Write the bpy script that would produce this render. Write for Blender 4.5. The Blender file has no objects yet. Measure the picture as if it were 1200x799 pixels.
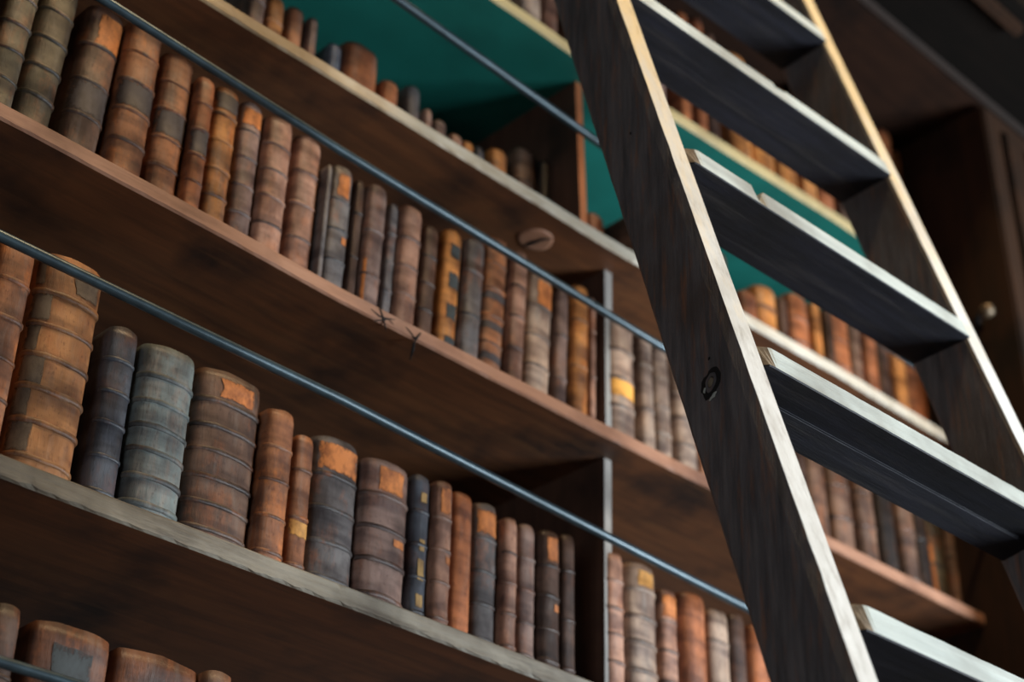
import bpy, bmesh, math, random
from mathutils import Vector, Matrix, noise
random.seed(11)
C = bpy.context.scene.collection
S, CZ = 1.3, 1.55          # metres per layout unit, eye height
SHELF_Z={'Z': [(0.39, 1.901), (2.34, 1.9049)], 'A': [(0.39, 2.2877), (0.78, 2.2897), (1.105, 2.2926), (2.34, 2.2962)], 'B': [(0.39, 2.6524), (0.5525, 2.6511), (0.8281, 2.6472), (0.9854, 2.642), (1.235, 2.6427), (1.5665, 2.6459), (1.8746, 2.6511), (2.3465, 2.6589)], 'C': [(0.39, 2.941), (1.469, 2.941), (1.7186, 2.9553), (1.95, 2.9631), (2.34, 2.967)], 'D': [(0.39, 3.24), (1.352, 3.2413), (1.599, 3.253), (1.976, 3.2751), (2.34, 3.2829)]}
BOOKS=[
('A', 0.6162, 1.3234, 2.2889, 0.0416, 0.2348, 0.0, 'tan', 5, '', 'orange tan leather book cut by the photo edge'),
('A', 0.6818, 1.3286, 2.2892, 0.0715, 0.2475, 0.0, 'tanbig', 6, 'dl', 'very wide tan leather folio with dark smears and thick raised bands'),
('A', 0.7495, 1.3338, 2.2895, 0.0351, 0.2017, 0.0, 'slate', 5, '', 'narrow dark slate leather book beside the wide tan folio'),
('A', 0.8034, 1.326, 2.2899, 0.065, 0.1974, 0.0, 'teal', 6, '', 'wide grey green leather folio with pale worn bands'),
('A', 0.8832, 1.3312, 2.2906, 0.0815, 0.2019, 0.0, 'umber', 6, 'sq', 'wide grey brown folio with a square orange label near its top'),
('A', 0.9434, 1.3234, 2.2911, 0.0373, 0.1819, 0.0, 'tan', 4, '', 'orange brown leather book between the wide folio and a thinner book'),
('A', 0.9796, 1.3286, 2.2915, 0.0247, 0.1672, 0.0, 'tan', 3, 'yb', 'thin orange brown book with a yellow band low on its spine'),
('A', 1.0303, 1.3338, 2.2919, 0.0637, 0.1837, 0.0, 'greyb', 4, 'ol', 'grey leather book with orange label across the top of its spine'),
('A', 1.0966, 1.326, 2.2925, 0.0663, 0.1779, 0.0, 'mauve', 4, 'os', 'broad mauve brown book with cracked spine and small orange patch on top'),
('A', 1.1486, 1.3312, 2.2927, 0.025, 0.1829, 0.0, 'slate', 4, 'gs', 'thin dark slate book with gold ornaments on its spine'),
('A', 1.1758, 1.3234, 2.2928, 0.0276, 0.1828, 0.0, 'pink', 4, 'os', 'slim worn brown book with gilt mark on top'),
('A', 1.2103, 1.3286, 2.2929, 0.0312, 0.1827, 0.0, 'rust', 0, '', 'smooth rust coloured book without raised bands'),
('A', 1.2523, 1.3338, 2.293, 0.0373, 0.1865, 0.0, 'greyb', 4, 'ol', 'grey leather book with rounded pale orange label at its head'),
('A', 1.2833, 1.326, 2.2931, 0.023, 0.176, 0.0, 'pink', 4, '', 'thin pinkish tan book with faint bands'),
('A', 1.3164, 1.3312, 2.2932, 0.0275, 0.1811, 0.0, 'mauve', 4, '', 'slim pinkish brown book with dark bands'),
('A', 1.3479, 1.3234, 2.2933, 0.034, 0.181, 0.0, 'dark', 4, 'os', 'dark brown book with orange worn patches'),
('A', 1.3832, 1.3286, 2.2934, 0.0234, 0.19, 0.0, 'dark', 3, '', 'thin very dark book against the divider'),
('A', 1.4729, 1.3338, 2.2936, 0.0312, 0.1976, 0.0, 'pink', 5, '', 'tan pink banded book just right of the divider'),
('A', 1.5164, 1.326, 2.2938, 0.0533, 0.1948, 0.0, 'greyp', 5, 'gl', 'broad grey brown book with a gold orange label'),
('A', 1.5696, 1.3312, 2.2939, 0.0321, 0.1791, 0.0, 'pink', 4, 'ol', 'slim tan book with a pale orange head'),
('A', 1.6109, 1.3234, 2.294, 0.049, 0.1842, 0.0, 'rust', 0, '', 'smooth reddish orange book without bands'),
('A', 1.666, 1.3286, 2.2942, 0.0429, 0.1801, 0.0, 'greyp', 3, '', 'pale grey tan book with rounded head'),
('A', 1.7103, 1.3338, 2.2944, 0.0328, 0.1903, 0.0, 'dark', 0, '', 'dark brown book next to the ladder'),
('A', 1.7491, 1.326, 2.2945, 0.0431, 0.1824, 0.0, 'rust', 0, '', 'orange brown book half hidden by the ladder rail'),
('B', 0.5643, 1.3312, 2.6509, 0.0364, 0.2056, 0.03, 'olive', 5, '', 'olive brown banded book cut by the top left corner'),
('B', 0.6067, 1.3364, 2.6503, 0.0429, 0.2192, 0.033, 'olive', 5, '', 'broad olive brown book with green tinged bands'),
('B', 0.6646, 1.3416, 2.6495, 0.0468, 0.2239, 0.035, 'umber', 4, 'dp,op', 'broad dark brown book with torn orange patch at its head'),
('B', 0.7179, 1.3338, 2.6488, 0.0455, 0.2272, 0.003, 'tan', 5, 'dp', 'orange brown book with one dark spine panel, head above the rod'),
('B', 0.7674, 1.339, 2.6481, 0.0403, 0.2175, 0.002, 'tan', 5, 'dp', 'brown book with rusty panels and one dark panel'),
('B', 0.8007, 1.3312, 2.6476, 0.0234, 0.2011, 0.001, 'rust', 5, 'dp', 'slim orange book with a dark panel mid spine'),
('B', 0.8339, 1.3364, 2.647, 0.0325, 0.2095, 0.0, 'orange', 5, 'dt', 'bright orange yellow book with dark head'),
('B', 0.8716, 1.3416, 2.6457, 0.0306, 0.2147, 0.003, 'mauve', 5, 'ol', 'purplish grey book with orange head panel'),
('B', 0.907, 1.3338, 2.6446, 0.0384, 0.2106, 0.007, 'pink', 5, '', 'reddish tan book with evenly spaced dark bands'),
('B', 0.9532, 1.339, 2.643, 0.0371, 0.2135, 0.013, 'pink', 4, '', 'pinkish brown book with dark bands beside a grey sliver'),
('B', 0.9768, 1.3312, 2.6423, 0.0085, 0.1843, 0.017, 'greyb', 0, '', 'very thin grey book squeezed between brown ones'),
('B', 1.0021, 1.3364, 2.642, 0.0325, 0.1976, 0.019, 'greyb', 4, 'os', 'dark grey book with small orange stains'),
('B', 1.0318, 1.3416, 2.6421, 0.0138, 0.1975, 0.022, 'dark', 3, '', 'thin black brown book in shadow'),
('B', 1.0543, 1.3338, 2.6422, 0.0294, 0.1974, 0.026, 'mauve', 2, 'ov', 'dark brown book with an orange streak low on its left side'),
('B', 1.0828, 1.339, 2.6423, 0.0138, 0.1882, 0.029, 'greyb', 4, '', 'very slim grey banded book'),
('B', 1.1072, 1.3312, 2.6423, 0.0333, 0.1921, 0.033, 'pink', 4, '', 'grey and tan book with dark worn bands'),
('B', 1.1427, 1.3364, 2.6424, 0.0234, 0.1855, 0.036, 'dark', 4, '', 'slim dark brown book in a shadowy gap'),
('B', 1.1826, 1.3416, 2.6425, 0.0307, 0.201, 0.039, 'orange', 0, 'sq4', 'orange book with four dark square labels down its spine'),
('B', 1.2148, 1.3338, 2.6426, 0.032, 0.2009, 0.041, 'greyb', 3, '', 'plain purplish grey book with faint bands'),
('B', 1.256, 1.339, 2.6429, 0.0389, 0.2279, 0.044, 'tan', 5, 'bb', 'orange tan book with broad dark bands, head above the rod'),
('B', 1.2898, 1.3312, 2.6432, 0.0272, 0.2185, 0.044, 'pink', 4, '', 'slim reddish brown book beside the orange tan one'),
('B', 1.3351, 1.3364, 2.6436, 0.0455, 0.2051, 0.041, 'greyp', 4, 'op', 'broad pale grey green book with orange stained head'),
('B', 1.3807, 1.3416, 2.6441, 0.0233, 0.2046, 0.034, 'mauve', 2, '', 'slim pale purple grey book'),
('B', 1.4101, 1.3338, 2.6444, 0.0298, 0.2212, 0.024, 'orange', 3, '', 'orange tan mottled book, head above the rod'),
('B', 1.4381, 1.339, 2.6446, 0.0117, 0.2171, 0.016, 'pink', 3, '', 'thin brown book in the gap left of the divider'),
('B', 1.494, 1.3312, 2.6452, 0.0494, 0.2022, -0.003, 'greyp', 4, 'yb2', 'pale tan book with a bright yellow band across its spine'),
('B', 1.5481, 1.3364, 2.6457, 0.0273, 0.2043, -0.015, 'greyp', 3, '', 'slim pale pinkish grey book'),
('B', 1.5866, 1.3416, 2.6463, 0.0327, 0.2024, -0.022, 'greyp', 4, '', 'pale grey tan book with faint bands'),
('B', 1.6276, 1.3338, 2.6469, 0.0444, 0.1875, -0.03, 'greyp', 4, '', 'pale book partly hidden by the left ladder rail'),
('BR', 1.8799, 1.3312, 2.6512, 0.0325, 0.2404, -0.03, 'dark', 0, '', 'brown book just right of the left ladder rail'),  # several palettes in this run are darkened to paint in the ladder's shadow
('BR', 1.9284, 1.3364, 2.652, 0.0455, 0.25, -0.03, 'umber', 0, '', 'tan brown plain book'),
('BR', 1.9965, 1.3416, 2.6532, 0.0536, 0.2475, -0.03, 'umber', 4, '', 'grey mauve banded book after a dark gap'),
('BR', 2.047, 1.3338, 2.6539, 0.0457, 0.2507, -0.03, 'umber', 4, '', 'grey brown banded book'),
('BR', 2.1083, 1.339, 2.655, 0.0424, 0.26, -0.03, 'black', 0, '', 'black looking book in shadow'),
('BR', 2.1521, 1.3312, 2.6556, 0.0437, 0.249, -0.03, 'umber', 3, '', 'dull brown book'),
('BR', 2.1982, 1.3364, 2.6564, 0.0325, 0.2547, -0.03, 'black', 3, '', 'thin black book'),
('BR', 2.2492, 1.3416, 2.6573, 0.0483, 0.2616, -0.03, 'olive', 4, 'ov', 'dark book with yellow ornament'),
('BR', 2.2944, 1.3338, 2.658, 0.0405, 0.2531, -0.03, 'umber', 3, 'rm', 'dark grey book with a red mark'),
('BR', 2.3492, 1.339, 2.6589, 0.0429, 0.2561, -0.03, 'slate', 3, '', 'dark slate book beside the end panel'),
('C', 0.8924, 1.3923, 2.941, 0.0247, 0.169, 0.0, 'mauve', 3, '', 'grey brown book cut by the top edge'),
('C', 0.9243, 1.3975, 2.941, 0.026, 0.1586, 0.0, 'orange', 3, '', 'yellow orange marked book top'),
('C', 0.9592, 1.4027, 2.941, 0.0256, 0.1664, 0.0, 'tan', 0, '', 'small round headed orange brown book'),
('C', 0.9804, 1.3949, 2.941, 0.0152, 0.1599, 0.0, 'mauve', 0, '', 'thin grey brown book at the end of its run'),
('C', 1.0231, 1.4001, 2.941, 0.0208, 0.1456, 0.0, 'slate', 0, '', 'slate grey low book left of the big orange brown head'),
('C', 1.0647, 1.3923, 2.941, 0.0572, 0.1625, 0.0, 'rust', 0, '', 'broad orange brown book head against green board'),
('C', 1.1167, 1.3975, 2.941, 0.0286, 0.1378, 0.0, 'rust', 0, '', 'small brown book head beside the broad orange one'),
('C', 1.1607, 1.4027, 2.941, 0.0256, 0.1599, 0.0, 'greyb', 0, '', 'squared dark grey book head in shadow'),
('C', 1.1813, 1.3949, 2.941, 0.0139, 0.1274, 0.0, 'mauve', 0, '', 'tiny grey brown book head'),
('C', 1.2084, 1.4001, 2.941, 0.0221, 0.1274, 0.0, 'mauve', 0, '', 'small mauve book head with rounded top'),
('C', 1.2324, 1.3923, 2.941, 0.0208, 0.1118, 0.0, 'pink', 0, '', 'small pinkish book head'),
('C', 1.259, 1.3975, 2.941, 0.0195, 0.1183, 0.0, 'orange', 0, '', 'small bright orange book head'),
('C', 1.2838, 1.4027, 2.941, 0.0143, 0.1261, 0.0, 'slate', 0, '', 'tiny slate book head'),
('C', 1.3156, 1.3949, 2.941, 0.0312, 0.1339, 0.0, 'orange', 0, '', 'bright orange book head standing alone'),
('C', 1.3742, 1.4001, 2.941, 0.0393, 0.1703, 0.0, 'umber', 2, '', 'squared grey brown book near the divider'),
('C', 1.4051, 1.3923, 2.941, 0.0211, 0.1638, 0.0, 'black', 0, '', 'black book near the divider'),
('C', 1.5158, 1.3975, 2.9437, 0.0338, 0.126, 0.0, 'rust', 0, '', 'orange book head just right of the divider'),
('C', 1.5487, 1.4027, 2.9457, 0.0139, 0.124, 0.0, 'slate', 0, '', 'thin slate book head right of the orange one'),
('C', 1.568, 1.3949, 2.9466, 0.023, 0.1166, 0.0, 'greyp', 0, '', 'grey book head beside the ladder rail'),
('CR', 1.7862, 1.3338, 2.9576, 0.039, 0.077, 0.0, 'rust', 0, '', 'short orange brown book close to the left ladder rail'),
('CR', 1.8376, 1.339, 2.9593, 0.0507, 0.1117, 0.0, 'orange', 2, '', 'orange brown book with taller head'),
('CR', 1.8822, 1.3442, 2.9609, 0.0204, 0.1153, 0.0, 'dark', 0, '', 'dark thin book'),
('CR', 1.9178, 1.3364, 2.9619, 0.049, 0.1312, 0.0, 'rust', 2, '', 'rust orange book'),
('CR', 1.9671, 1.3416, 2.9633, 0.0236, 0.1402, 0.0, 'orange', 0, '', 'slim orange book'),
('CR', 1.9889, 1.3338, 2.9635, 0.0185, 0.1361, 0.0, 'dark', 0, '', 'slim dark brown book'),
('CR', 2.0306, 1.339, 2.9639, 0.0468, 0.1474, 0.0, 'rust', 2, '', 'orange book'),
('CR', 2.0765, 1.3442, 2.9644, 0.0295, 0.1599, 0.0, 'umber', 0, '', 'dull brown book'),
('CR', 2.1082, 1.3364, 2.9647, 0.0322, 0.1518, 0.0, 'rust', 0, '', 'rusty orange book'),
('CR', 2.1513, 1.3416, 2.9651, 0.0334, 0.1592, 0.0, 'dark', 0, '', 'dark brown book'),
('CR', 2.1868, 1.3338, 2.9654, 0.036, 0.1524, 0.0, 'orange', 0, '', 'orange book'),
('CR', 2.2464, 1.339, 2.9661, 0.0572, 0.1738, 0.0, 'rust', 0, '', 'orange brown last book beside the end panel'),
('D', 1.315, 1.3338, 3.2412, 0.0429, 0.1782, 0.0, 'greyp', 0, '', 'pale tan book near the top edge'),
('D', 1.3604, 1.339, 3.2417, 0.0273, 0.179, 0.0, 'pink', 0, '', 'pinkish tan book beside the left rail'),
('D', 1.6703, 1.3442, 3.2573, 0.0282, 0.2778, 0.0, 'rust', 0, '', 'rusty book'),
('D', 1.6987, 1.3364, 3.2588, 0.0269, 0.2763, 0.0, 'rust', 0, '', 'reddish book'),
('D', 1.7355, 1.3416, 3.261, 0.0286, 0.2676, 0.0, 'dark', 0, '', 'dark book'),
('D', 1.7966, 1.3338, 3.2646, 0.0572, 0.2822, 0.0, 'orange', 0, '', 'bright orange book'),
('D', 1.8616, 1.339, 3.2684, 0.0598, 0.2849, 0.0, 'orange', 0, '', 'second bright orange book'),
('D', 1.9322, 1.3442, 3.2727, 0.0529, 0.3092, 0.0, 'orange', 0, '', 'wide orange book'),
('D', 1.9801, 1.3364, 3.2751, 0.0412, 0.3042, 0.0, 'orange', 0, '', 'orange book'),
('D', 2.0332, 1.3416, 3.2763, 0.0468, 0.3225, 0.0, 'rust', 0, '', 'rust brown book'),
('D', 2.2282, 1.3338, 3.2805, 0.0468, 0.3261, 0.0, 'rust', 0, '', 'orange brown book right of the far ladder rail'),
('D', 2.3016, 1.339, 3.2821, 0.0481, 0.3154, 0.0, 'orange', 0, '', 'tall light orange book right of the far ladder rail'),
('D', 2.3628, 1.3442, 3.2829, 0.0559, 0.2886, 0.0, 'rust', 0, '', 'last dark orange book beside the end panel'),
('Z', 0.6734, 1.3234, 1.9016, 0.0286, 0.262, 0.0, 'umber', 3, '', 'brown leather book cut by the bottom left corner'),
('Z', 0.7436, 1.3286, 1.9017, 0.0806, 0.2632, 0.0, 'folio', 3, 'sqd', 'very broad brown folio with a dark square label'),
('Z', 0.8396, 1.3338, 1.9019, 0.0906, 0.2656, 0.0, 'folio', 3, '', 'very broad reddish brown folio'),
('Z', 0.9024, 1.326, 1.902, 0.0334, 0.2668, 0.0, 'umber', 3, '', 'brown book of which only the head shows'),
]
CAM=[[0.713444, -0.700537, 0.015705], [-0.383964, -0.372093, 0.845055], [0.586148, 0.60893, 0.534448]]
LAD=[0.84217, 0.02524, 0.40209, 0.02606, 0.28238, 0.06243, -0.03859, 0.0096, 0.82827, 0.2232, 0.0241]
def W(x, y, z): return (x*S, y*S, z*S + CZ)          # layout units -> metres

# ---------------------------------------------------------------- camera, world, lights, exposure
cd = bpy.data.cameras.new('camera'); cam = bpy.data.objects.new('camera', cd); C.objects.link(cam)
r, u, f = [Vector(v) for v in CAM]
cam.matrix_world = Matrix(((r.x, u.x, -f.x, 0), (r.y, u.y, -f.y, 0), (r.z, u.z, -f.z, CZ), (0, 0, 0, 1)))
cd.sensor_width = 36; cd.lens = 2050/1200*36; cd.clip_start = .05
cd.dof.use_dof = True; cd.dof.focus_distance = 1.68; cd.dof.aperture_fstop = 3.6
bpy.context.scene.camera = cam

wd = bpy.data.worlds.new('world'); bpy.context.scene.world = wd; wd.use_nodes = True
bg = wd.node_tree.nodes['Background']; bg.inputs[0].default_value = (.75, .85, 1, 1); bg.inputs[1].default_value = .03

def area(name, loc, target, sx, sy, power, col):
    l = bpy.data.lights.new(name, 'AREA'); l.shape = 'RECTANGLE'; l.size = sx; l.size_y = sy; l.energy = power; l.color = col
    o = bpy.data.objects.new(name, l); C.objects.link(o); o.location = loc
    o.rotation_euler = (Vector(target) - Vector(loc)).to_track_quat('-Z', 'Y').to_euler()
    return o
area('window_daylight', (3.15, -.95, 1.95), (1.5, 1.3, 2.7), 1.1, 1.6, 178, (.84, .93, 1))
area('lamp_overhead', (1.5, -.2, 5.6), (1.4, 1.2, 3.0), .5, .5, 75, (1, .70, .38))
area('fill_left', (-2.4, -.5, 1.8), (1.2, .9, 2.8), 1.2, 1.6, 21, (.92, .95, 1))  # added fill from the left, lifts the dark rail sides
sc = bpy.context.scene
sc.view_settings.view_transform = 'Standard'; sc.view_settings.look = 'None'
sc.view_settings.gamma = 1; sc.view_settings.use_curve_mapping = False
sc.view_settings.exposure = 0.0

# ---------------------------------------------------------------- helpers
def lin(c):
    return tuple(((v/255)/12.92 if v/255 <= .04045 else ((v/255+.055)/1.055)**2.4) for v in c) + (1,)
def new_mat(name, rough=.6):
    m = bpy.data.materials.new(name); m.use_nodes = True
    nt = m.node_tree; b = nt.nodes['Principled BSDF']; b.inputs['Roughness'].default_value = rough
    return m, nt, b
def N(nt, t, **kw):
    n = nt.nodes.new(t)
    for k, v in kw.items():
        if k in n.inputs: n.inputs[k].default_value = v
        else: setattr(n, k, v)
    return n
def coords(nt, scale, rnd=True):
    tc = N(nt, 'ShaderNodeTexCoord'); mp = N(nt, 'ShaderNodeMapping'); mp.inputs['Scale'].default_value = scale
    nt.links.new(tc.outputs['Object'], mp.inputs['Vector'])
    if rnd:
        oi = N(nt, 'ShaderNodeObjectInfo'); ml = N(nt, 'ShaderNodeMath', operation='MULTIPLY'); ml.inputs[1].default_value = 37
        nt.links.new(oi.outputs['Random'], ml.inputs[0])
        cb = N(nt, 'ShaderNodeCombineXYZ')
        for k in range(3): nt.links.new(ml.outputs[0], cb.inputs[k])
        nt.links.new(cb.outputs[0], mp.inputs['Location'])
    return mp.outputs[0]
def nz(nt, vec, scale, lo, hi, detail=4, rough=.6):
    n = N(nt, 'ShaderNodeTexNoise'); n.inputs['Scale'].default_value = scale; n.inputs['Detail'].default_value = detail
    n.inputs['Roughness'].default_value = rough
    nt.links.new(vec, n.inputs['Vector'])
    rp = N(nt, 'ShaderNodeMapRange'); rp.inputs['From Min'].default_value = lo; rp.inputs['From Max'].default_value = hi
    nt.links.new(n.outputs['Fac'], rp.inputs['Value'])
    return rp.outputs[0], n.outputs['Fac']
def mix(nt, fac, a, b, mode='MIX'):
    m = N(nt, 'ShaderNodeMix', data_type='RGBA', blend_type=mode)
    ins = [i for i in m.inputs if i.enabled]
    for s_, v in ((m.inputs[0], fac), (m.inputs[6], a), (m.inputs[7], b)):
        if isinstance(v, (tuple, float, int)): s_.default_value = v
        else: nt.links.new(v, s_)
    return m.outputs[2]
def bump(nt, b, h, st, dist):
    bp = N(nt, 'ShaderNodeBump'); bp.inputs['Strength'].default_value = st; bp.inputs['Distance'].default_value = dist
    nt.links.new(h, bp.inputs['Height']); nt.links.new(bp.outputs[0], b.inputs['Normal'])

def leather(name, wear, chalk, rough, hue):
    m, nt, b = new_mat(name, rough)
    oi = N(nt, 'ShaderNodeObjectInfo'); base = oi.outputs['Color']
    v = coords(nt, (1, 1, .5))
    big, _ = nz(nt, v, 22, .40, .62, 3)
    c = mix(nt, big, base, mix(nt, 1.0, base, (.36, .32, .32, 1), 'MULTIPLY'))
    w, _ = nz(nt, v, 38, .52, .72, 5, .7)
    wm = N(nt, 'ShaderNodeMath', operation='MULTIPLY'); wm.inputs[1].default_value = wear; nt.links.new(w, wm.inputs[0])
    c = mix(nt, wm.outputs[0], c, hue)
    v2 = coords(nt, (1, 1, .16))
    ch, _ = nz(nt, v2, 75, .50, .78, 5, .7)
    cm = N(nt, 'ShaderNodeMath', operation='MULTIPLY'); cm.inputs[1].default_value = chalk; nt.links.new(ch, cm.inputs[0])
    c = mix(nt, cm.outputs[0], c, lin((140, 132, 122)))
    sp, fine = nz(nt, v, 300, .28, .44, 3)
    c = mix(nt, sp, mix(nt, 1.0, c, (.6, .55, .55, 1), 'MULTIPLY'), c)
    v6 = coords(nt, (.25, .25, 1)); hb, _ = nz(nt, v6, 55, .44, .66, 3, .5)
    c = mix(nt, hb, c, mix(nt, 1.0, c, (.45, .42, .44, 1), 'MULTIPLY'))
    nt.links.new(c, b.inputs['Base Color'])
    _, f2 = nz(nt, v2, 160, .3, .7, 6, .75)
    bump(nt, b, f2, .55, .0016)
    return m
ML = {'plain': leather('leather', .50, .35, .46, lin((168, 96, 50))),
      'worn': leather('leather_mottled', .9, .5, .5, lin((205, 120, 58))),
      'chalk': leather('leather_chalky', .3, .85, .55, lin((150, 96, 62))),
      'dark': leather('leather_dark', .35, .15, .42, lin((120, 68, 40)))}

def wood(name, c1, c2, c3, scale=(3, 30, 30), rough=.6, b1=.4, wearcol=None, wear=0, bdist=.001, tan_z=None, spec=.5, ramp=None):
    m, nt, b = new_mat(name, rough); b.inputs['Specular IOR Level'].default_value = spec
    v = coords(nt, scale)
    g, gf = nz(nt, v, 2.2, .32, .68, 6, .65)
    c = mix(nt, g, lin(c1), lin(c2))
    v3 = coords(nt, (1, 1, 1))
    st, _ = nz(nt, v3, 6, .5, .7, 4, .6)
    c = mix(nt, st, c, lin(c3))
    if wearcol:
        v4 = coords(nt, tuple(s_*.6 for s_ in scale))
        wf, _ = nz(nt, v4, 4.5, .52, .70, 7, .7)
        wm = N(nt, 'ShaderNodeMath', operation='MULTIPLY'); wm.inputs[1].default_value = wear; nt.links.new(wf, wm.inputs[0])
        c = mix(nt, wm.outputs[0], c, lin(wearcol))
    if tan_z:      # tan tint on the upper length, fading into the paler lower length
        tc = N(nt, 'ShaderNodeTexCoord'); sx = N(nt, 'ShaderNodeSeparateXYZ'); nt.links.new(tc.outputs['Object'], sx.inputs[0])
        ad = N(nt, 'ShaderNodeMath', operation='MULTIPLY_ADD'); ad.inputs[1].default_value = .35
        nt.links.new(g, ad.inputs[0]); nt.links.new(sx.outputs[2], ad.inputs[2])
        mr = N(nt, 'ShaderNodeMapRange'); mr.inputs['From Min'].default_value = tan_z - .12; mr.inputs['From Max'].default_value = tan_z + .38
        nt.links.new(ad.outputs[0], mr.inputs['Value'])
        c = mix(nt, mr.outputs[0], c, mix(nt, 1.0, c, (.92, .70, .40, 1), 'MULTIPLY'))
    if ramp:         # wood colour darkens towards the left end of the board
        x0, x1, mul = ramp
        tc = N(nt, 'ShaderNodeTexCoord'); sx = N(nt, 'ShaderNodeSeparateXYZ'); nt.links.new(tc.outputs['Object'], sx.inputs[0])
        gg, _ = nz(nt, coords(nt, (1, 1, 1), False), 7, .35, .65, 4)
        ad = N(nt, 'ShaderNodeMath', operation='MULTIPLY_ADD'); ad.inputs[1].default_value = .3
        nt.links.new(gg, ad.inputs[0]); nt.links.new(sx.outputs[0], ad.inputs[2])
        mr = N(nt, 'ShaderNodeMapRange'); mr.inputs['From Min'].default_value = x0; mr.inputs['From Max'].default_value = x1
        nt.links.new(ad.outputs[0], mr.inputs['Value'])
        c = mix(nt, mr.outputs[0], mix(nt, 1.0, c, mul + (1,), 'MULTIPLY'), c)
    nt.links.new(c, b.inputs['Base Color'])
    _, h = nz(nt, v, 5, .3, .7, 8, .75)
    bump(nt, b, h, b1, bdist)
    return m
XS = (2.5, 26, 26)      # grain along X
ZS = (26, 26, 2.5)      # grain along Z
MW = {
 'under': wood('brown_shelf_wood', (78, 47, 27), (114, 69, 38), (44, 27, 18), XS, .62, .3, (120, 80, 46), .35),
 'green': wood('green_paint', (12, 96, 86), (16, 106, 96), (10, 84, 76), (4, 4, 4), .6, .1),
 'edgeA': wood('grey_worn_edge', (118, 110, 98), (165, 160, 148), (92, 84, 74), XS, .7, .9, (70, 60, 50), .8, .002, ramp=(.2, 1.3, (.66, .60, .50))),  # ramp paints the daylight's fading towards the left into the edge
 'edgeB': wood('pinkish_brown_edge', (142, 98, 74), (166, 122, 96), (112, 74, 54), XS, .6, .5, (90, 56, 40), .5),
 'edgeC': wood('pale_scuffed_edge', (182, 168, 144), (212, 208, 196), (150, 134, 110), XS, .6, .6, (120, 100, 78), .5, ramp=(.45, 1.25, (.62, .46, .27))),
 'edgeD': wood('yellowish_edge', (200, 176, 122), (182, 162, 118), (160, 140, 100), XS, .6, .4),
 'div': wood('dark_divider_wood', (62, 42, 32), (88, 60, 46), (44, 30, 24), ZS, .6, .3),
 'divgrey': wood('grey_divider_edge', (120, 116, 112), (150, 146, 140), (84, 76, 70), ZS, .6, .4),
 'divorange': wood('orange_divider_edge', (150, 88, 52), (170, 104, 62), (110, 66, 40), ZS, .6, .3),
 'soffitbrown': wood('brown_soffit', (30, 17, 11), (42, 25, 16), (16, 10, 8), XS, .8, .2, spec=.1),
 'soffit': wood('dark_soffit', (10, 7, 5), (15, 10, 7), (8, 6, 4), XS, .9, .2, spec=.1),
 'panel': wood('dark_panelling', (34, 22, 14), (52, 32, 19), (20, 14, 10), ZS, .65, .3, spec=.2),
 'back': wood('dark_back_board', (30, 21, 16), (40, 28, 22), (22, 16, 12), ZS, .7, .2),
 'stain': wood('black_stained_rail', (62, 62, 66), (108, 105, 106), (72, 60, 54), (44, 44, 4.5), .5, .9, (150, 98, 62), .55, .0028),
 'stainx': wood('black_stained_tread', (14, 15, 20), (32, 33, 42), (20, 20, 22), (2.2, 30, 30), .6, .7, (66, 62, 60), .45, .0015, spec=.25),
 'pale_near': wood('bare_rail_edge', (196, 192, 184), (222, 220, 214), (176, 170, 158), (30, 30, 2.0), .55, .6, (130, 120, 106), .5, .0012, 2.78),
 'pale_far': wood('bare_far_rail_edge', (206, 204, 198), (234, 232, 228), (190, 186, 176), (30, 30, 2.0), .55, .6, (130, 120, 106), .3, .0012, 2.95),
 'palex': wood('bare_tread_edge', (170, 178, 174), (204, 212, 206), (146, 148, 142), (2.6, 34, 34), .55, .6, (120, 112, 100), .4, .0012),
 'endgrain': wood('end_grain', (110, 98, 84), (150, 136, 116), (70, 58, 46), (60, 60, 60), .8, .8),
 'floor': wood('floor_boards', (110, 80, 54), (130, 96, 66), (90, 64, 44), (3, 20, 20), .5, .2),
 'dusty': wood('dusty_plaster', (70, 58, 46), (82, 68, 54), (58, 48, 38), (3, 3, 3), .9, .1),
}
def plain(name, col, rough=.6, metal=0):
    m, nt, b = new_mat(name, rough); b.inputs['Metallic'].default_value = metal
    v = coords(nt, (1, 1, 1)); g, gf = nz(nt, v, 60, .3, .7, 4)
    c = mix(nt, g, lin(col), tuple(x*.6 for x in lin(col)[:3]) + (1,)); nt.links.new(c, b.inputs['Base Color'])
    return m
M_rod = plain('blued_steel', (58, 76, 84), .34, .35)
M_black = plain('black_hole', (8, 7, 7), .9)
M_chip = plain('pale_filler', (170, 178, 172), .8)
M_brass = plain('old_brass', (120, 104, 84), .45, .6)
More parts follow.
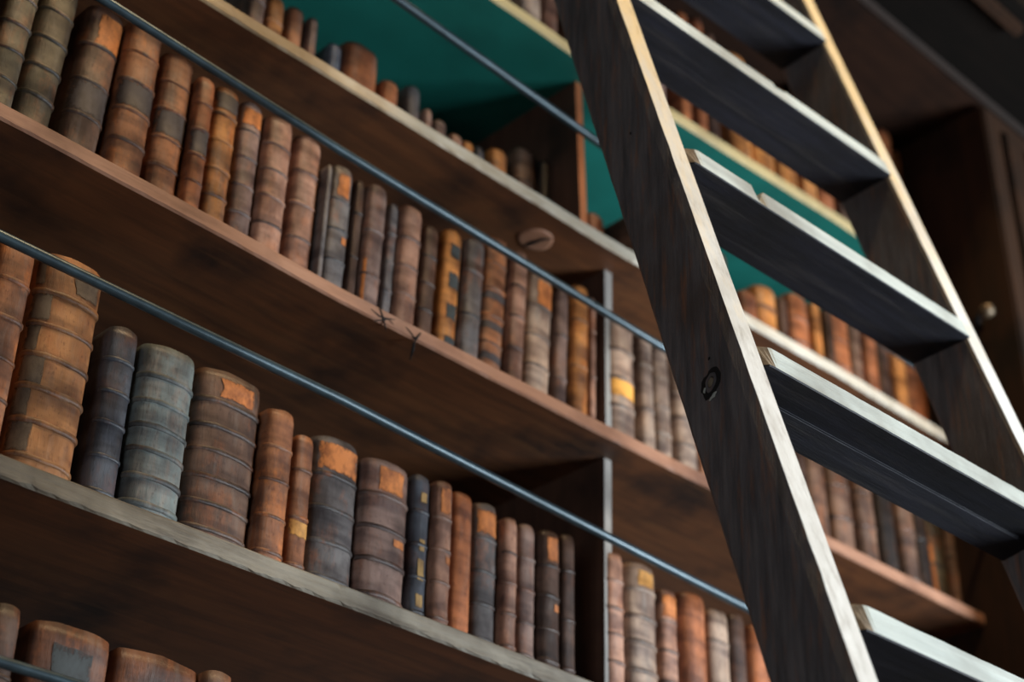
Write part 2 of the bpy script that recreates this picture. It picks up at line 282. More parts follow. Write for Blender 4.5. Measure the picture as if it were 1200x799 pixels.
def paper(name):
    m, nt, b = new_mat(name, .6)
    oi = N(nt, 'ShaderNodeObjectInfo'); v = coords(nt, (1, 1, .6)); g, _ = nz(nt, v, 60, .42, .66, 5, .7)
    c = mix(nt, g, oi.outputs['Color'], mix(nt, 1.0, oi.outputs['Color'], (.4, .34, .32, 1), 'MULTIPLY'))
    nt.links.new(c, b.inputs['Base Color']); _, h = nz(nt, v, 200, .3, .7); bump(nt, b, h, .3, .001)
    tc = N(nt, 'ShaderNodeTexCoord'); sx = N(nt, 'ShaderNodeSeparateXYZ'); nt.links.new(tc.outputs['Generated'], sx.inputs[0])
    ds = []
    for k in (0, 2):        # distance to the patch outline, gnawed by noise
        a = N(nt, 'ShaderNodeMath', operation='SUBTRACT'); a.inputs[1].default_value = .5; nt.links.new(sx.outputs[k], a.inputs[0])
        q = N(nt, 'ShaderNodeMath', operation='ABSOLUTE'); nt.links.new(a.outputs[0], q.inputs[0]); ds.append(q.outputs[0])
    mx = N(nt, 'ShaderNodeMath', operation='MAXIMUM'); nt.links.new(ds[0], mx.inputs[0]); nt.links.new(ds[1], mx.inputs[1])
    g2, _ = nz(nt, v, 130, .25, .75, 5, .7)
    ma = N(nt, 'ShaderNodeMath', operation='MULTIPLY_ADD'); ma.inputs[1].default_value = .28; nt.links.new(g2, ma.inputs[0]); nt.links.new(mx.outputs[0], ma.inputs[2])
    al = N(nt, 'ShaderNodeMapRange'); al.inputs['From Min'].default_value = .67; al.inputs['From Max'].default_value = .54
    nt.links.new(ma.outputs[0], al.inputs['Value']); nt.links.new(al.outputs[0], b.inputs['Alpha'])
    return m
M_label = paper('leather_label')
M_pages = plain('old_page_edges', (120, 102, 76), .9)

def obj(name, bm, mats, parent=None, smooth=False):
    me = bpy.data.meshes.new(name)
    bmesh.ops.recalc_face_normals(bm, faces=bm.faces[:]) if not smooth == 'keep' else None
    bm.to_mesh(me); bm.free()
    for m in (mats if isinstance(mats, (list, tuple)) else [mats]): me.materials.append(m)
    if smooth:
        for p in me.polygons: p.use_smooth = True
    o = bpy.data.objects.new(name, me); C.objects.link(o)
    if parent: o.parent = parent
    return o
def thing(name, label, cat, loc=(0, 0, 0), group=None):
    o = bpy.data.objects.new(name, None); C.objects.link(o); o.location = loc; o.empty_display_size = .05
    o['label'] = label; o['category'] = cat
    if group: o['group'] = group
    return o
def box(bm, x0, x1, y0, y1, z0, z1, bev=0, front=None):
    vs = [bm.verts.new(p) for p in ((x0,y0,z0),(x1,y0,z0),(x1,y1,z0),(x0,y1,z0),(x0,y0,z1),(x1,y0,z1),(x1,y1,z1),(x0,y1,z1))]
    fs = [bm.faces.new([vs[i] for i in q]) for q in ((0,3,2,1),(4,5,6,7),(0,1,5,4),(1,2,6,5),(2,3,7,6),(3,0,4,7))]
    if front is not None: fs[2].material_index = front
    if bev:
        es = list({e for f_ in fs for e in f_.edges})
        bmesh.ops.bevel(bm, geom=es, offset=bev, segments=2, affect='EDGES', material=-1)
    return bm
def tube(bm, pts, rad, n=12):
    rings = []
    for i, p in enumerate(pts):
        p = Vector(p); d = (Vector(pts[min(i+1, len(pts)-1)]) - Vector(pts[max(i-1, 0)])).normalized()
        a = d.cross(Vector((0, 0, 1)) if abs(d.z) < .9 else Vector((1, 0, 0))).normalized(); b_ = d.cross(a)
        rr = rad[i] if isinstance(rad, (list, tuple)) else rad
        rings.append([bm.verts.new(p + a*rr*math.cos(t) + b_*rr*math.sin(t)) for t in [2*math.pi*k/n for k in range(n)]])
    for q, w in zip(rings, rings[1:]):
        for k in range(n): bm.faces.new((q[k], q[(k+1) % n], w[(k+1) % n], w[k]))
    bm.faces.new(rings[0]); bm.faces.new(rings[-1])
def struct(name, bm, m):
    o = obj(name, bm, m); o['kind'] = 'structure'; return o
def interp(tab, x):
    if x <= tab[0][0]: return tab[0][1]
    for (a, b_), (c, d) in zip(tab, tab[1:]):
        if x <= c: return b_ + (d-b_)*(x-a)/(c-a)
    return tab[-1][1]

# ---------------------------------------------------------------- the room
YB = 1.245*S                # inner face of the bookcase back
XL, XR = .30*S, 1.755*S     # inner faces of the side panels
bm = bmesh.new(); box(bm, -4, 6, -5, 2.0, -.1, 0); struct('floor', bm, MW['floor'])
bm = bmesh.new(); box(bm, -4, 6, YB+.03, YB+.15, 0, 7.0); struct('wall_back', bm, MW['back'])
bm = bmesh.new(); box(bm, -4, 6, -5, 2.0, 7.0, 7.1); struct('ceiling', bm, MW['dusty'])
bm = bmesh.new(); box(bm, 5.9, 6.0, -5, 2.0, 0, 7.0); struct('wall_right', bm, MW['dusty'])

# ---------------------------------------------------------------- the bookcase
case = thing('bookcase', 'tall dark wooden library bookcase with deep shelves, green underside and front rods', 'bookcase', (XL, 1.0*S, 0))
def cpart(name, bm, m, label=None, smooth=False):
    for v in bm.verts: v.co -= case.location
    o = obj(name, bm, m, case, smooth)
    if label: o['label'] = label
    return o
def shelf(row, t, edge, under, label, chips):
    tab = SHELF_Z[row]; bm = bmesh.new(); n = 260; rings = []
    rnd = random.Random(row)
    for i in range(n+1):
        x = XL + (XR-XL)*i/n; z = interp(tab, x)
        c1 = noise.noise(Vector((x*9, 3, ord(row))))*.0012
        c2 = noise.noise(Vector((x*60, 7, ord(row))))*chips
        c3 = max(0, noise.noise(Vector((x*34, 1, ord(row)*2)))-.28)*chips*5
        yf = 1.0*S + c1
        prof = [(yf+.0025, z), (yf+c3*.4, z-.0025-c3), (yf, z-t*.5+c2*.5), (yf+c2*.3, z-t+.002+c2+c3*.6), (yf+.003, z-t), (YB, z-t), (YB, z)]
        rings.append([bm.verts.new((x, y, zz)) for y, zz in prof])
    for a, b_ in zip(rings, rings[1:]):
        for k in range(7):
            fc = bm.faces.new((a[k], a[(k+1) % 7], b_[(k+1) % 7], b_[k]))
            fc.material_index = 1 if k < 4 else 0
    bm.faces.new(rings[0]); bm.faces.new(rings[-1])
    return cpart('shelf', bm, [MW[under], MW[edge]], label)
shelf('Z', .023, 'edgeA', 'under', None, .001)
shelf('A', .0225, 'edgeA', 'under', 'shelf with grey splintered front edge', .0035)
shelf('B', .0195, 'edgeB', 'under', 'shelf with smooth pinkish brown front edge', .0012)
shelf('C', .0195, 'edgeC', 'under', 'shelf with pale scuffed front edge', .0022)
shelf('D', .0195, 'edgeD', 'green', 'top shelf with green painted underside', .001)
bm = bmesh.new(); box(bm, XL, XR, YB, YB+.02, 0, 1.6*S+CZ); cpart('back_panel', bm, MW['back'])
bm = bmesh.new(); box(bm, XL-.35, XL, .895*S, YB+.02, 0, 1.58*S+CZ, .004); cpart('side_panel', bm, MW['panel'])
bm = bmesh.new(); box(bm, XR, XR+.62, .895*S, YB+.02, 0, 1.58*S+CZ, .004); cpart('side_panel', bm, MW['panel'], 'brown end pilaster right of the books')
for i, (xa, xb) in enumerate(((.05, .075), (.13, .145), (.30, .33), (.48, .50))):
    bm = bmesh.new(); box(bm, XR+xa, XR+xb, .895*S-.010, .895*S-.0005, .3, 1.55*S+CZ, .003); cpart('moulding', bm, MW['panel'])
bm = bmesh.new(); box(bm, XL, XR, 1.0*S, YB, 0, .9, .003); cpart('cupboard_base', bm, MW['panel'])
# cornice and dark soffit above the top row of books
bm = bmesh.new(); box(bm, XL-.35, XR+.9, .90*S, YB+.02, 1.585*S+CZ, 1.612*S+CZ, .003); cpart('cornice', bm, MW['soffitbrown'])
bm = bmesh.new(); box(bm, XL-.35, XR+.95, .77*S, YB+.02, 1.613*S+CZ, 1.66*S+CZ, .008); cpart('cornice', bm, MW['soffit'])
bm = bmesh.new(); box(bm, XL-.35, XR+.9, .893*S, .899*S, 1.586*S+CZ, 1.600*S+CZ, .002); cpart('moulding', bm, MW['back'])
bm = bmesh.new(); box(bm, XL-.35, 1.69*S, .785*S, .80*S, 1.597*S+CZ, 1.6125*S+CZ, .003); cpart('batten', bm, MW['panel'], 'thin lighter batten that stops short under the cornice')
def divider(x0b, x1b, x0t, x1t, ra, rb, t, edge, label):
    bm = bmesh.new(); za, zb_ = interp(SHELF_Z[ra], x0b), interp(SHELF_Z[rb], x0b) - t - .0005
    y0 = 1.03*S
    vs = [bm.verts.new(p) for p in ((x0b,y0,za),(x1b,y0,za),(x1b,YB,za),(x0b,YB,za),(x0t,y0,zb_),(x1t,y0,zb_),(x1t,YB,zb_),(x0t,YB,zb_))]
    fs = [bm.faces.new([vs[i] for i in q]) for q in ((0,3,2,1),(4,5,6,7),(0,1,5,4),(1,2,6,5),(2,3,7,6),(3,0,4,7))]
    fs[2].material_index = 1
    cpart('divider', bm, [MW['div'], MW[edge]], label)
divider(1.117*S, 1.127*S, 1.121*S, 1.131*S, 'A', 'B', .0195, 'divgrey', 'divider with pale grey front edge')
divider(1.1235*S, 1.133*S, 1.1255*S, 1.1365*S, 'B', 'C', .0195, 'divgrey', None)
divider(1.090*S, 1.1005*S, 1.082*S, 1.092*S, 'C', 'D', .0195, 'divorange', 'divider with orange brown front edge')
# rods in front of the books
def rod(pts, rad, label):
    pts = [Vector(W(*p)) for p in pts]
    bm = bmesh.new(); P = []
    for a, b_ in zip(pts, pts[1:]):
        for k in range(8): P.append(a.lerp(b_, k/8))
    P.append(pts[-1]); tube(bm, P, rad, 14); cpart('retaining_rod', bm, M_rod, label, True)
rod([(.30, .985, .417), (.54, .985, .419), (1.755, .985, .412)], .0052, 'dark metal rod at the bottom left corner')
rod([(.30, .985, .7235), (.756, .985, .7205), (1.18, .985, .705), (1.755, .985, .688)], .0056, 'dark metal rod before the lower books')
rod([(.30, .985, .985), (.486, .985, .979), (.734, .985, .966), (1.16, .985, .954), (1.755, .985, .942)], .0054, 'dark metal rod before the middle books')
rod([(.30, .985, 1.20), (.787, .985, 1.182), (1.071, .985, 1.168), (1.755, .985, 1.14)], .0060, 'dark metal rod before the upper books')
# knot on the underside of the upper shelf
bm = bmesh.new(); kx, ky, kz = 1.036*S, 1.044*S, interp(SHELF_Z['C'], 1.036*S) - .0195
ring = []
for rr, dz in ((.0255, .0003), (.0255, -.0012), (.021, -.0022), (.012, -.0014), (.004, -.0020)):
    ring.append([bm.verts.new((kx + rr*(1+.05*math.sin(3*a))*math.cos(a), ky + rr*.92*math.sin(a), kz + dz)) for a in [2*math.pi*k/28 for k in range(28)]])
for a, b_ in zip(ring, ring[1:]):
    for k in range(28): bm.faces.new((a[k], a[(k+1) % 28], b_[(k+1) % 28], b_[k]))
bm.faces.new(ring[-1])
cpart('knot', bm, MW['edgeB'], 'round knot in the shelf underside', True)
bm = bmesh.new(); tube(bm, [(kx-.002, ky+.024, kz-.0018), (kx, ky+.008, kz-.0026), (kx+.004, ky-.008, kz-.0026), (kx+.012, ky-.018, kz-.0022)], [.001, .0028, .0022, .001], 8)
cpart('crack', bm, M_black)
# black splits in the front edge of the middle shelf
def split(x, z, pts, rad=.0011):
    bm = bmesh.new(); tube(bm, [W(x+a, 1.0 - .0002 + c, z+b_) for a, b_, c in pts], [rad*.4]+[rad]*(len(pts)-2)+[rad*.3], 6); cpart('crack', bm, M_black)
split(.806, .831, [(-.014, .002, 0), (-.004, -.001, 0), (.004, .0005, 0), (.014, .004, 0)], .0009)
split(.806, .831, [(-.006, .010, 0), (-.001, .001, 0), (.002, -.006, 0), (.006, -.0105, .002)], .0011)
split(.806, .829, [(-.010, -.007, 0), (-.002, -.002, 0), (.006, .003, 0), (.012, .000, 0)], .0008)
split(.846, .829, [(.004, .006, 0), (-.001, -.002, 0), (-.0035, -.009, 0), (-.001, -.013, .004), (.008, -.013, .018)], .0017)
split(.846, .829, [(-.014, .004, 0), (-.008, .001, 0), (-.003, -.003, 0), (-.001, -.005, 0)], .0009)
split(1.105, .826, [(-.006, -.002, 0), (-.001, -.001, 0), (.004, -.001, 0), (.008, -.002, 0)], .0008)

# knob on the end pilaster, upper gallery timber
kb = thing('knob', 'small pale round knob on a dark stem at the brown end panel', 'knob', (XR, .945*S, 1.241*S+CZ))
bm = bmesh.new(); tube(bm, [(-.0005, .006, -.004), (-.012, .004, -.004), (-.022, -.004, -.002), (-.026, -.016, 0)], [.009, .007, .006, .006], 12); obj('stem', bm, M_black, kb, True)
bm = bmesh.new(); tube(bm, [(-.026, -.014, 0), (-.026, -.018, 0), (-.026, -.026, .001), (-.026, -.034, .001), (-.026, -.038, .001)], [.005, .010, .0125, .010, .003], 16); obj('grip', bm, M_brass, kb, True)
def beam(p0, p1, w, h, label, m):
    a, b_ = Vector(p0), Vector(p1); mid = (a+b_)/2; d = b_-a
    bm = bmesh.new(); L = d.length
    box(bm, -L/2, L/2, -w/2, w/2, -h/2, h/2, .012)
    o = obj('gallery_beam', bm, m); o.location = mid; o.rotation_euler = d.to_track_quat('X', 'Z').to_euler()
    o['label'] = label; o['category'] = 'beam'; return o
# ---------------------------------------------------------------- the ladder
xl, tl, LW, tr, sl, dp, psi, rho, lz0, ldz, lth = LAD
lad = thing('library_ladder', 'wooden library ladder with black stained rails and pale front edges leaning on the bookcase', 'ladder', (0, 0, 0))
O = Vector((xl*S, .6*S, .5*S + CZ)); RM = Matrix.Rotation(psi, 4, 'Z') @ Matrix.Rotation(rho, 4, 'Y')
zbot = -(.5 + CZ/S); base = O + RM @ Vector((0, sl*zbot*S, zbot*S))
base.z = 0
lad.matrix_world = Matrix.Translation(base) @ RM
def LP(x, y, z):        # ladder layout units (origin at O) -> ladder local metres
    return Vector((x*S, (y + sl*(z - zbot))*S, (z - zbot)*S))
def rail(x0, t, side_l, ztop, label, seed):
    bm = bmesh.new(); n = 240; rings = []
    for i in range(n+1):
        z = zbot + .004 + (ztop-zbot-.004)*i/n
        a = noise.noise(Vector((seed, z*9, 0)))*.0010; b_ = noise.noise(Vector((seed+5, z*40, 0)))*.0006
        c = max(0, noise.noise(Vector((seed+9, z*22, 0)))-.3)*.004
        d = dp*(1 + (.07*max(0, z)/.8 if side_l else 0)); ch = .14*dp if side_l else .05*dp
        prof = [(x0+(.0018 if side_l else .0012)+b_+c, -.0002), (x0+t-.0012, a*.5), (x0+t+b_*.4, .0015), (x0+t, d-.002), (x0+t-.002, d), (x0+.002+a, d+b_), (x0+a*.8, d-.003), (x0+a*.6, ch), (x0+(.0012 if side_l else .0004)+b_*.6+c*.6, .0030)]
        rings.append([bm.verts.new(LP(x, y, z)) for x, y in prof])
    m = 9
    for p, q in zip(rings, rings[1:]):
        for k in range(m):
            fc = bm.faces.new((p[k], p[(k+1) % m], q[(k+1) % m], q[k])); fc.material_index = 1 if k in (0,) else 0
    bm.faces.new(rings[0]); bm.faces.new(rings[-1])
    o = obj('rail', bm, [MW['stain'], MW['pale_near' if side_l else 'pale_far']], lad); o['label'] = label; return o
ztop = 1.42
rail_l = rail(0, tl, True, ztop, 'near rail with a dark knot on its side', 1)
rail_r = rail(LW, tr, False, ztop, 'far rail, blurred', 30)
# knot, pin hole and nails on the near rail's outer side
def kpart(name, bm, m, label=None):
    o = obj(name, bm, m, rail_l, True)
    if label: o['label'] = label
def blob(name, y, z, ry, rz, proud, m, rot=0, n=22, wob=.12, dome=.0006, seed=0, hole=0):
    bm = bmesh.new(); c = LP(0, y, z); rg = []
    for rr, dx in (((1, 0), (.93, 1), (.55, 1.3), (.15, 1.35)) if not hole else ((1, 0), (.9, 1), (hole*1.1, 1), (hole, 0))):
        row = []
        for k in range(n):
            a = 2*math.pi*k/n; w_ = 1 + wob*noise.noise(Vector((math.cos(a)*1.6+seed, math.sin(a)*1.6, seed)))*1.6
            py, pz = ry*rr*w_*math.cos(a), rz*rr*w_*math.sin(a)
            yy, zz = py*math.cos(rot)-pz*math.sin(rot), py*math.sin(rot)+pz*math.cos(rot)
            row.append(bm.verts.new((c.x - proud - dome*dx, c.y + yy, c.z + zz)))
        rg.append(row)
    for a, b_ in zip(rg, rg[1:]):
        for k in range(n): bm.faces.new((a[k], a[(k+1) % n], b_[(k+1) % n], b_[k]))
    if not hole: bm.faces.new(rg[-1])
    bm.faces.new(rg[0]) if not hole else None
    kpart(name, bm, m)
KY, KZ = .0315, .146
blob('knot_hole', KY, KZ, .0125, .0170, -.0002, M_black, .35, wob=.2, seed=2)
blob('knot', KY+.0005, KZ-.0002, .0066, .0096, .0006, MW['stain'], .35, hole=.55, dome=.0009, seed=5)
blob('knot', KY+.0005, KZ-.0002, .0034, .0052, .0004, MW['edgeA'], .35, dome=.0008, seed=8)
blob('filler', KY+.0030, KZ-.0128, .0054, .0022, .0006, M_chip, -.55, wob=.5, dome=.0006, seed=9)
blob('filler', KY+.0078, KZ-.0045, .0016, .0030, .0006, M_chip, .3, wob=.5, dome=.0004, seed=12)
blob('pin_hole', KY-.0045, KZ+.0205, .0016, .0019, -.0002, M_black, .3, seed=3)
blob('pin_hole', .046, -.19, .0012, .0015, -.0002, M_black, 0, seed=4)
blob('pin_hole', .030, .42, .0012, .0016, -.0002, M_black, 0, seed=6)
blob('nail_head', .0545, -.165, .0012, .0016, 0, MW['divorange'], 0, seed=7)

def tread(zb, label, notch=None, cleat=False, seed=0, th=.0222):
    bm = bmesh.new(); n = 120; rings = []; x0, x1 = tl+.0004, LW-.0004
    proud = .0065
    for i in range(n+1):
        f_ = i/n; x = x0 + (x1-x0)*f_; dxl = x-x0
        pt = -.004 + (.0035 + .004)*min(1, dxl/.0110); pb = -.001 + .0045*min(1, dxl/.0035)
        pm = (pt+pb)/2; pr_ = pt
        a = noise.noise(Vector((seed, x*30, 2)))*.0005; b_ = noise.noise(Vector((seed, x*90, 8)))*.00045
        dent = 0
        if notch:
            for nx, nw, nd in notch:
                if abs(x-nx) < nw: dent = max(dent, nd*min(1, (nw-abs(x-nx))/nw*3))
        zt_ = zb + th + a - dent
        yv = -pr_ + (dent*.25)
        prof = [(yv, zt_-.0009+b_), (-pb, zb+.0012+b_*.5), (-pb+.0010, zb+b_*.3), (dp*.5, zb), (dp-.001, zb), (dp-.007, zb+th), (yv+.008, zb+th+a-dent*.7), (yv+.0012, zt_)]
        rings.append([bm.verts.new(LP(x, y, zz)) for y, zz in prof])
    m = 8
    for i, (p, q) in enumerate(zip(rings, rings[1:])):
        dxl = (x1-x0)*(i+.5)/n
        for k in range(m):
            fc = bm.faces.new((p[k], p[(k+1) % m], q[(k+1) % m], q[k]))
            fc.material_index = (2 if dxl < .0085 else 1) if k in (0, 7, 6) else 0
    bm.faces.new(rings[0]); bm.faces.new(rings[-1])
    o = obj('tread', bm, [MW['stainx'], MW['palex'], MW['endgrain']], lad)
    if label: o['label'] = label
    if cleat:
        bm = bmesh.new(); box(bm, x0*S, x1*S, 0, .030*S, -.010, 0, .0015)
        for v in bm.verts: v.co += LP(0, dp*.46, zb) + Vector((0, 0, -.0002))
        for v in bm.verts:
            if v.co.z < LP(0, 0, zb).z-.005 and v.co.y < LP(0, dp*.46, zb).y + .01: v.co.z += .006
        obj('cleat', bm, MW['stainx'], o)
zs = [lz0 - ldz*i for i in range(-2, 10)]
labs = {1: 'tread at the top edge of the picture', 2: 'tread with a small dent in its front edge', 3: 'tread with a deep notch in its front edge', 4: 'tread with a cleat below', 5: 'lowest tread in view'}
for i, z in enumerate(zs):
    if i == 0 or z < zbot + .1: 
        if i: continue
    k = i - 1
    nt_ = {3: [(tl+.0855, .0065, .0118)], 2: [(.232, .004, .003), (.238, .006, .002)], 5: None}.get(k)
    tread(z - (.0028 if k == 3 else 0), labs.get(k), nt_, k == 4, seed=i*3)

# ---------------------------------------------------------------- the books
PAL = {'tan': ((172, 112, 74), 'worn'), 'tanbig': ((176, 122, 76), 'plain'), 'slate': ((82, 88, 98), 'dark'), 'teal': ((108, 118, 116), 'chalk'),
 'umber': ((122, 92, 74), 'plain'), 'greyb': ((118, 112, 110), 'plain'), 'mauve': ((144, 116, 104), 'plain'), 'pink': ((182, 136, 112), 'plain'),
 'rust': ((180, 108, 66), 'plain'), 'dark': ((88, 64, 52), 'dark'), 'orange': ((214, 140, 70), 'worn'), 'olive': ((100, 88, 66), 'plain'),
 'greyp': ((178, 150, 128), 'chalk'), 'black': ((48, 38, 34), 'dark'), 'folio': ((120, 76, 52), 'plain')}
GD = (160, 126, 74)
DM = (96, 80, 64)
OR, GO, YE, DK, BL = (206, 124, 62), (208, 150, 76), (222, 158, 70), (74, 66, 66), (52, 60, 62)
PATCH = {'ol': [(.80, .955, -.62, .62, OR)], 'os': [(.83, .93, -.30, .35, OR), (.45, .50, .1, .5, OR)], 'sq': [(.76, .93, -.22, .42, OR)],
 'gl': [(.79, .93, -.3, .4, GO)], 'gs': [(.13, .22, -.2, .25, GD), (.30, .44, -.2, .22, GD), (.50, .58, -.15, .2, GD), (.82, .89, -.15, .25, GD)],
 'yb': [(.30, .40, -.95, .95, GO)], 'yb2': [(.40, .53, -.95, .95, YE)], 'dp': [(.40, .56, -.95, .95, DK)], 'op': [(.84, .985, -.25, .8, OR)],
 'dt': [(.88, .985, -.95, .95, DK)], 'dl': [(.855, .95, .0, .55, DM), (.835, .96, -.95, -.62, DM), (.69, .81, -.95, -.35, DM), (.545, .67, -.95, -.5, DM), (.40, .53, -.95, -.28, DM), (.26, .385, -.95, -.45, DM), (.11, .24, -.95, -.3, DM)], 'ov': [(.12, .45, -.75, -.45, OR)],
 'sq4': [(.10, .22, -.25, .45, BL), (.34, .46, -.25, .45, BL), (.57, .69, -.25, .45, BL), (.79, .90, -.25, .45, BL)],
 'bb': [(.17, .22, -.95, .95, DK), (.37, .42, -.95, .95, DK), (.57, .62, -.95, .95, DK)], 'rm': [(.50, .56, -.2, .3, (190, 70, 40))],
 'sqd': [(.62, .93, -.30, .30, BL)]}
def prof(w, b, off=0, a0=-1, a1=1, n=14):
    out = []
    for i in range(n+1):
        a = (a0 + (a1-a0)*i/n)*math.pi/2; s_ = math.sin(a); c = max(0, math.cos(a))
        x = w/2*math.copysign(abs(s_)**.86, s_); y = b*(1 - c**.80)
        out.append((x + off*s_, y - off*c))
    return out
def book(tag, x, y, z, w, h, tilt, pal, nb, ft, label, group, rnd):
    col, mk = PAL[pal]; jit = rnd.uniform(.86, 1.12)
    o = thing('book', label, 'book', (x, y, z), group)
    if tilt: o.rotation_euler = (0, tilt, 0)
    b = min(w*.30, .017) if pal != 'folio' else w*.11; D = min(max(h*.72, .10), YB - y - .012)
    big = w > .05
    rc = tuple(v*jit for v in lin(col)[:3]) + (1,)
    sd = rnd.uniform(0, 99); amp = .0010 if big else .0006
    zc = [h*(k+1)/(nb+1) + rnd.uniform(-.02, .02)*h/(nb+1) for k in range(nb)] if nb else []
    if nb >= 3: zc = [h*(.10 + (.66 if nb < 5 else .72)*k/(nb-1)) + rnd.uniform(-.006, .006)*h for k in range(nb)]
    def dis(px, pz):
        return noise.noise(Vector((px*30+sd, pz*22, sd)))*amp + noise.noise(Vector((px*120+sd, pz*70, sd)))*amp*.4
    # cover: rounded spine and two boards in one shell
    bm = bmesh.new(); nz_ = 26; rings = []
    for i in range(nz_+1):
        f_ = i/nz_; zz = h*f_
        cap = max(0, 1-(h-zz)/.004)*.0016 + max(0, 1-zz/.004)*.001
        dip = 0
        if zc:
            dd = min(abs(zz-q) for q in zc); dip = min(.0009, dd*.06)
        row = []
        P = prof(w - .0016, b); 
        for k, (px, py) in enumerate(P):
            c_ = 1 - abs(k/7-1); top = (h*.012*c_ + noise.noise(Vector((px*50, sd, 3)))*.0022 if i == nz_ else 0)
            row.append(bm.verts.new((px*(1-cap*.45/max(w, .012)), py + cap + dip*c_ + dis(px, zz), zz + top)))
        out_l, out_r = row[0], row[-1]
        back = [bm.verts.new((w/2-.0008, D, zz)), bm.verts.new((w/2-.0038, D, zz)), bm.verts.new((w/2-.0038, b+.002, zz)), bm.verts.new((-w/2+.0038, b+.002, zz)), bm.verts.new((-w/2+.0038, D, zz)), bm.verts.new((-w/2+.0008, D, zz))]
        if w < .012:
            for v in (back[1], back[2]): v.co.x = w/2-.0018
            for v in (back[3], back[4]): v.co.x = -w/2+.0018
        rings.append(row + back)
    m = len(rings[0])
    for p, q in zip(rings, rings[1:]):
        for k in range(m): bm.faces.new((p[k], p[(k+1) % m], q[(k+1) % m], q[k]))
    bm.faces.new(rings[0]); bm.faces.new(rings[-1])
    cv = obj('cover', bm, ML[mk], o, True); cv.color = rc
    iw = w/2 - (.0040 if w >= .012 else .0020)
    bm = bmesh.new(); box(bm, -iw, iw, b+.0024, D-.003, .002, h-.003); pg = obj('page_block', bm, M_pages, o)
    dark = tuple(v*.62 for v in rc[:3]) + (1,)
    for q in zc:
        r0 = (.0030 if big else .0017 + w*.018)*rnd.uniform(.85, 1.15); bm = bmesh.new(); rg = []
        P = prof(w - .0012, b, 0, -.97, .97)
        for k, (px, py) in enumerate(P):
            a = (-.97 + 1.94*k/14)*math.pi/2; nx, ny = math.sin(a), -math.cos(a)
            rr = r0*(1 + .25*noise.noise(Vector((px*160, q*50, sd)))); sag = noise.noise(Vector((px*40, q*30, sd+4)))*.0012
            e = dis(px, q)
            rg.append([bm.verts.new((px + nx*(rr*math.cos(t)*.8 - .0006), py + e + ny*(rr*math.cos(t)*.8 - .0006), q + sag + rr*math.sin(t)*1.15)) for t in (-1.57, -.95, -.35, .35, .95, 1.57)])
        for p_, q_ in zip(rg, rg[1:]):
            for k in range(5): bm.faces.new((p_[k], p_[k+1], q_[k+1], q_[k]))
        bd = obj('raised_band', bm, ML[mk], o, True); bd.color = dark
    for key in [k for k in ft.split(',') if k]:
        for z0, z1, a0, a1, pc in PATCH[key]:
            if z1 > .9 and z0 > .7 and zc: z0, z1 = zc[-1]/h + (.03 if key != 'op' else .0), .965
            if key == 'dp' and zc:
                j_ = min(range(len(zc)-1), key=lambda j: abs((zc[j]+zc[j+1])/2/h - .52)); z0, z1 = zc[j_]/h + .012, zc[j_+1]/h - .012
            bm = bmesh.new(); rg = []
            for i in range(9):
                zz = h*(z0 + (z1-z0)*i/8); dd = min([abs(zz-q) for q in zc] or [1]); dip = min(.0009, dd*.06) if zc else 0
                wob = noise.noise(Vector((zz*90, sd, 1)))*.07
                row = []
                for k, (px, py) in enumerate(prof(w-.0016, b, .0007, max(-.97, a0+wob), min(.97, a1+wob*.5), 8)):
                    kk = (a0 + (a1-a0)*k/8); tw = noise.noise(Vector((px*80, sd, z0*9)))*.0022*(1 if i in (0, 8) else 0)
                    row.append(bm.verts.new((px, py + dip*(1-abs(kk)) + dis(px, zz)*.9, zz + tw)))
                rg.append(row)
            for p_, q_ in zip(rg, rg[1:]):
                for k in range(8): bm.faces.new((p_[k], p_[k+1], q_[k+1], q_[k]))
            lb = obj('spine_label', bm, M_label, o, True); lb.color = tuple(v*jit for v in lin(pc)[:3]) + (1,)
            lb['label'] = {OR: 'orange patch', GO: 'gold patch', GD: 'gilt ornament', YE: 'yellow band', DK: 'dark patch', DM: 'dark smear', BL: 'dark slate patch'}.get(pc, 'red mark')
    return o
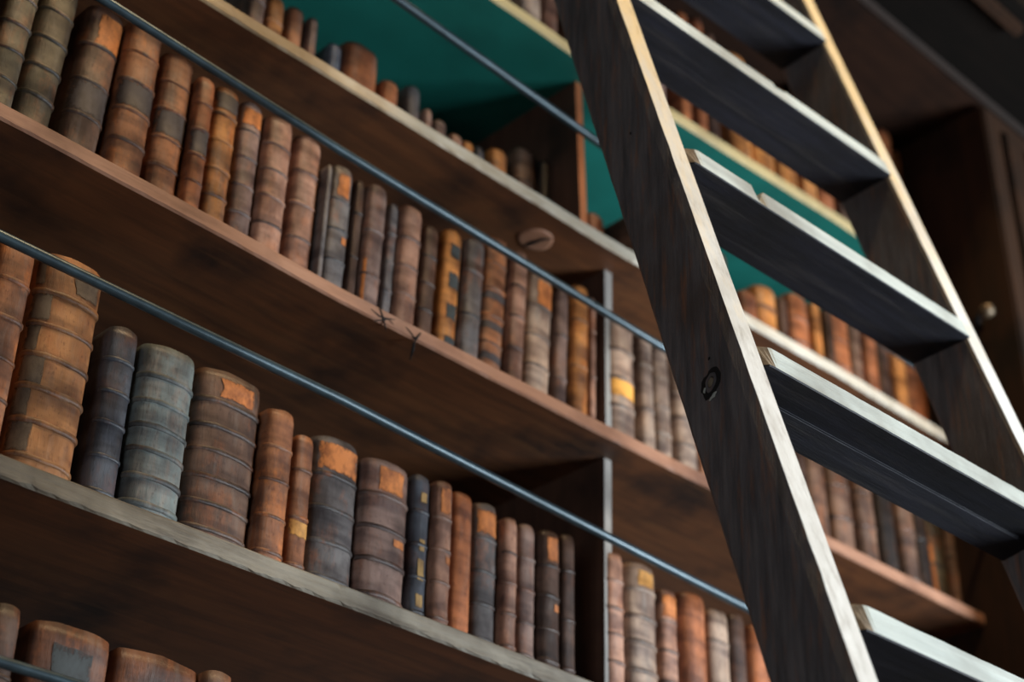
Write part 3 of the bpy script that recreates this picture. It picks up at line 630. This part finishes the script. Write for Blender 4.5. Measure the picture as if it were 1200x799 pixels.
ORD = ['first', 'second', 'third', 'fourth', 'fifth', 'sixth', 'seventh', 'eighth', 'ninth', 'tenth', 'eleventh', 'twelfth', 'thirteenth']
GR = {'A': 'leather books on the lower shelf', 'B': 'leather books on the middle shelf', 'BR': 'leather books on the middle shelf', 'C': 'leather books on the upper shelf',
      'CR': 'leather books on the upper shelf', 'D': 'leather books on the top shelf', 'Z': 'leather books at the bottom left'}
cnt = {}; seen = set(); rnd = random.Random(4)
dn = 0
for (tag, x, y, z, w, h, tilt, pal, nb, ft, look) in BOOKS:
    cnt[tag] = cnt.get(tag, 0) + 1; o_ = ORD[min(cnt[tag]-1, 12)]
    if tag == 'A': lab = look + (', lower shelf' if 'divider' not in look else '')
    elif tag == 'B': lab = look + ', middle shelf' if len(look.split()) < 13 else look
    elif tag == 'C': lab = look + ', upper shelf'
    elif tag == 'BR': lab = look + (', %s between the rails, middle shelf' % o_)
    elif tag == 'CR': lab = look + (', %s between the rails, upper shelf' % o_)
    elif tag == 'D':
        lab = look + (', top shelf' if cnt[tag] <= 2 or 'far ladder' in look or 'end panel' in look else ', %s between the rails, top shelf' % ORD[cnt[tag]-3])
    else: lab = look
    nw = len(lab.split())
    if not 4 <= nw <= 16 or lab in seen: print('LABEL?', nw, lab)
    seen.add(lab)
    h = min(h, .25 if pal == 'orange' and cnt[tag] < 10 else .325) if tag == 'D' else h
    book(tag, x, y, z, w, h, tilt, pal, nb, ft, lab, GR[tag], rnd)
# books the photograph hides behind the ladder rail
for row, a, b_, h0 in (('A', 1.775, 1.96, .185), ('B', 1.655, 1.855, .20), ('C', 1.54, 1.755, .13), ('D', 1.40, 1.64, .24), ('D', 2.07, 2.19, .30)):
    x = a
    while x < b_ - .03:
        w = min(rnd.uniform(.028, .045), b_ - x)
        xc = x + w/2; z = interp(SHELF_Z[row], xc)
        book(row, xc, 1.032*S, z, w-.001, h0*rnd.uniform(.9, 1.08), 0, rnd.choice(['tan', 'umber', 'mauve', 'pink', 'rust']), 0, '', 'brown leather book standing hidden behind the ladder', 'books hidden behind the ladder', rnd)
        x += w
